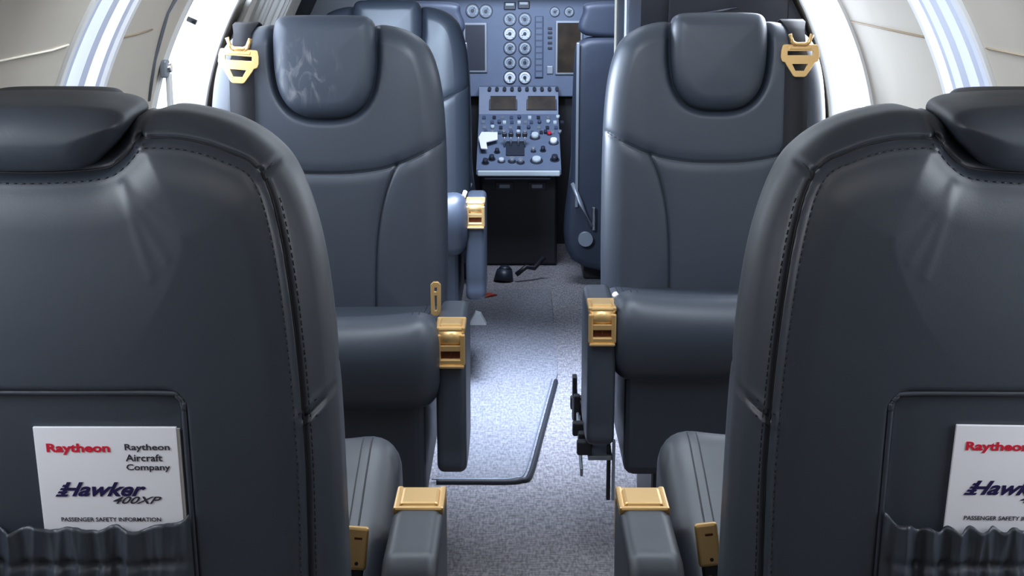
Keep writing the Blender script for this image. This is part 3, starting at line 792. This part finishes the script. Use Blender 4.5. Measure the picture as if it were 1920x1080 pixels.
for x in range(918, 1056, 14):
    g = MB(); c = at(x, 166, 5.925) - PO; g.cyl(c, c + Vector((0, -.014, 0)), .008, BEZEL, seg=12); g.build('radio_knob', pe)
slope = Vector((0, 5.88 - 5.45, B_.z - D_.z)); nrm = Vector((0, -slope.z, slope.y)).normalized(); rx = math.atan2(slope.z, slope.y)
def onslope(px, py):
    o_ = Vector((0, 0, 1.2)); d = at(px, py, 1.0) - o_; p0 = Vector((0, 5.45, D_.z)); k = (p0 - o_).dot(nrm) / d.dot(nrm); return o_ + d * k - PO
RX = Matrix.Rotation(rx, 3, 'X')
r2 = random.Random(11)
for row, y in enumerate((222, 231, 241, 250)):
    for x in range(908, 1052, 13 if row % 2 else 17):
        c = onslope(x + r2.uniform(-3, 3), y); m_ = r2.choice([SCALE, GREYM, PANEL_D, BEZEL, PANEL_D]); g = MB()
        if r2.random() < .4: g.cyl(c, c + nrm * .014, .0075, m_, seg=12); nm = 'radio_knob'
        else: g.box(c + nrm * .004, (.014, .02, .008), m_, rot=RX, bev=.001); nm = 'push_button'
        g.build(nm, pe)
for x, y, r, m_, h in ((1003, 258, .017, SCALE, .02), (1038, 268, .016, PAPER, .02), (1018, 283, .010, BEZEL, .02), (922, 299, .012, BEZEL, .02), (940, 303, .012, SCALE, .015), (960, 303, .013, GREYM, .018), (976, 305, .013, GREYM, .018),
                       (1006, 302, .020, SCALE, .016), (1040, 300, .015, BEZEL, .022), (932, 286, .010, BEZEL, .018), (1000, 284, .009, GREYM, .02), (1030, 252, .009, RED, .012), (910, 306, .012, BEZEL, .02)):
    c = onslope(x, y); g = MB(); g.cyl(c, c + nrm * h, r, m_, r * .8, 20); g.cyl(c, c + nrm * .003, r * 1.3, BEZEL, seg=20); g.build('rotary_knob', pe)
for x in (946, 958, 972, 984):
    c = onslope(x, 276); t = c + nrm * .055 + Vector((0, .015, 0)); g = MB(); g.tube([c, c + nrm * .03, t], .004, GREYM, 8)
    g.box(t, (.020, .014, .018), BLACK, bev=.004); g.build('throttle_lever', pe)
g = MB(); c = onslope(966, 280); g.box(c + nrm * .004, (.075, .11, .008), BEZEL, rot=RX, bev=.002); g.build('lever_gate', pe)
# white card lying on the pedestal
c = onslope(917, 272) + PO
e = empty('paper_card', c + nrm * .022); tag(e, 'bright white card lying on the left edge of the cockpit pedestal', 'card'); e.rotation_euler = (rx, 0, .2)
MB().prism([(-.045, -.07), (-.02, -.075), (-.015, -.02), (.035, 0), (.045, .06), (-.02, .065), (-.04, .02)], 'z', 0, .004, PAPER).build('sheet', e)

# pilot seats
def pilot(x, label, first=None):
    r = empty('pilot_seat', (x, 5.28, 0))
    o1 = [(-.2, .10), (-.205, .5), (-.195, .88), (-.17, .935), (-.1, .95), (.1, .95), (.17, .935), (.195, .88), (.205, .5), (.2, .10)]
    slab('backrest', resample(catmull(o1, 6, True), 160), ((0, .4), (0, .7)), .06, .03, .05, .03, PILOTL, lambda a, b_, c: (a, -c + .0, b_), r, nring=10)
    o2 = [(-.155, .955), (-.165, 1.04), (-.13, 1.075), (.13, 1.075), (.165, 1.04), (.155, .955)]
    slab('headrest', resample(catmull(o2, 6, True), 100), ((-.08, 1.01), (.08, 1.01)), .045, .02, .045, .02, PILOTL, lambda a, b_, c: (a, c, b_), r, nring=8)
    MB().box((0, .26, .30), (.40, .42, .12), PILOTL, bev=.03, seg=3).build('seat_cushion', r)
    hw = .205 if x < 0 else .15
    MB().box((0, .24, .12), (2 * hw, .34, .24), BLACK, bev=.01).build('seat_base', r)
    s = 1 if x < 0 else -1
    g = MB(); g.box((s * .185, -.055, .62), (.012, .012, .62), GREYM, bev=.003); g.build('back_frame_rail', r)
    g = MB(); g.tube([(s * .20, -.04, .40), (s * .17, -.08, .33), (s * .13, -.08, .24)], .009, GREYM, 8); g.build('recline_lever', r)
    g = MB(); g.box((s * .12, -.075, .27), (.014, .01, .09), CHROME, bev=.003); g.build('belt_tongue', r)
    g = MB(); g.cyl((s * .15, -.08, .19), (s * .15, -.05, .19), .028, GREYM, seg=20)
    g.build('harness_buckle', r)
    return tag(r, label, 'pilot seat')
pilot(-.375, 'black pilot seat left of the cockpit pedestal, mostly hidden behind a blue grey seat')
pilot(.415, 'black pilot seat right of the cockpit pedestal, seen from behind')

# cockpit lower side panels (dark) and footwell wall
o = MB().box((XC, 6.10, .35), (1.5, .04, .72), BLACK).build('wall_front'); o['kind'] = 'structure'

# small things on the aisle floor
c = at(900, 573, 4.9); e = empty('floor_cleat', (c.x, 4.62, 0)); tag(e, 'small silver wedge on the carpet beside the far left armrest', 'cleat')
MB().prism([(-.036, 0), (.034, 0), (.010, .045), (-.008, .05)], 'y', -.02, .02, WHITEP).build('wedge', e)
e = empty('loose_strap', (-.115, 5.02, .0)); tag(e, 'short red strap lying on the carpet near the cockpit doorway', 'strap')
MB().tube([(-.03, 0, .012), (-.01, -.02, .008), (.02, .0, .014), (.04, .02, .008)], .006, REDP, 8).box((.0, .03, .01), (.05, .02, .012), REDP, bev=.004).build('webbing', e)
e = empty('control_lock', (-.03, 5.30, 0)); tag(e, 'grey rounded metal fitting on the floor at the foot of the pedestal', 'fitting')
MB().cyl((-.02, .02, .0), (-.015, .03, .045), .040, BEZEL, .030, 24).cyl((-.015, .03, .045), (-.015, .03, .06), .029, BEZEL, .016, 24).build('housing', e)
MB().tube([(.03, 0, .03), (.07, .01, .06), (.10, .03, .05), (.14, .05, .09)], .010, BLACK, 8).build('arm', e)
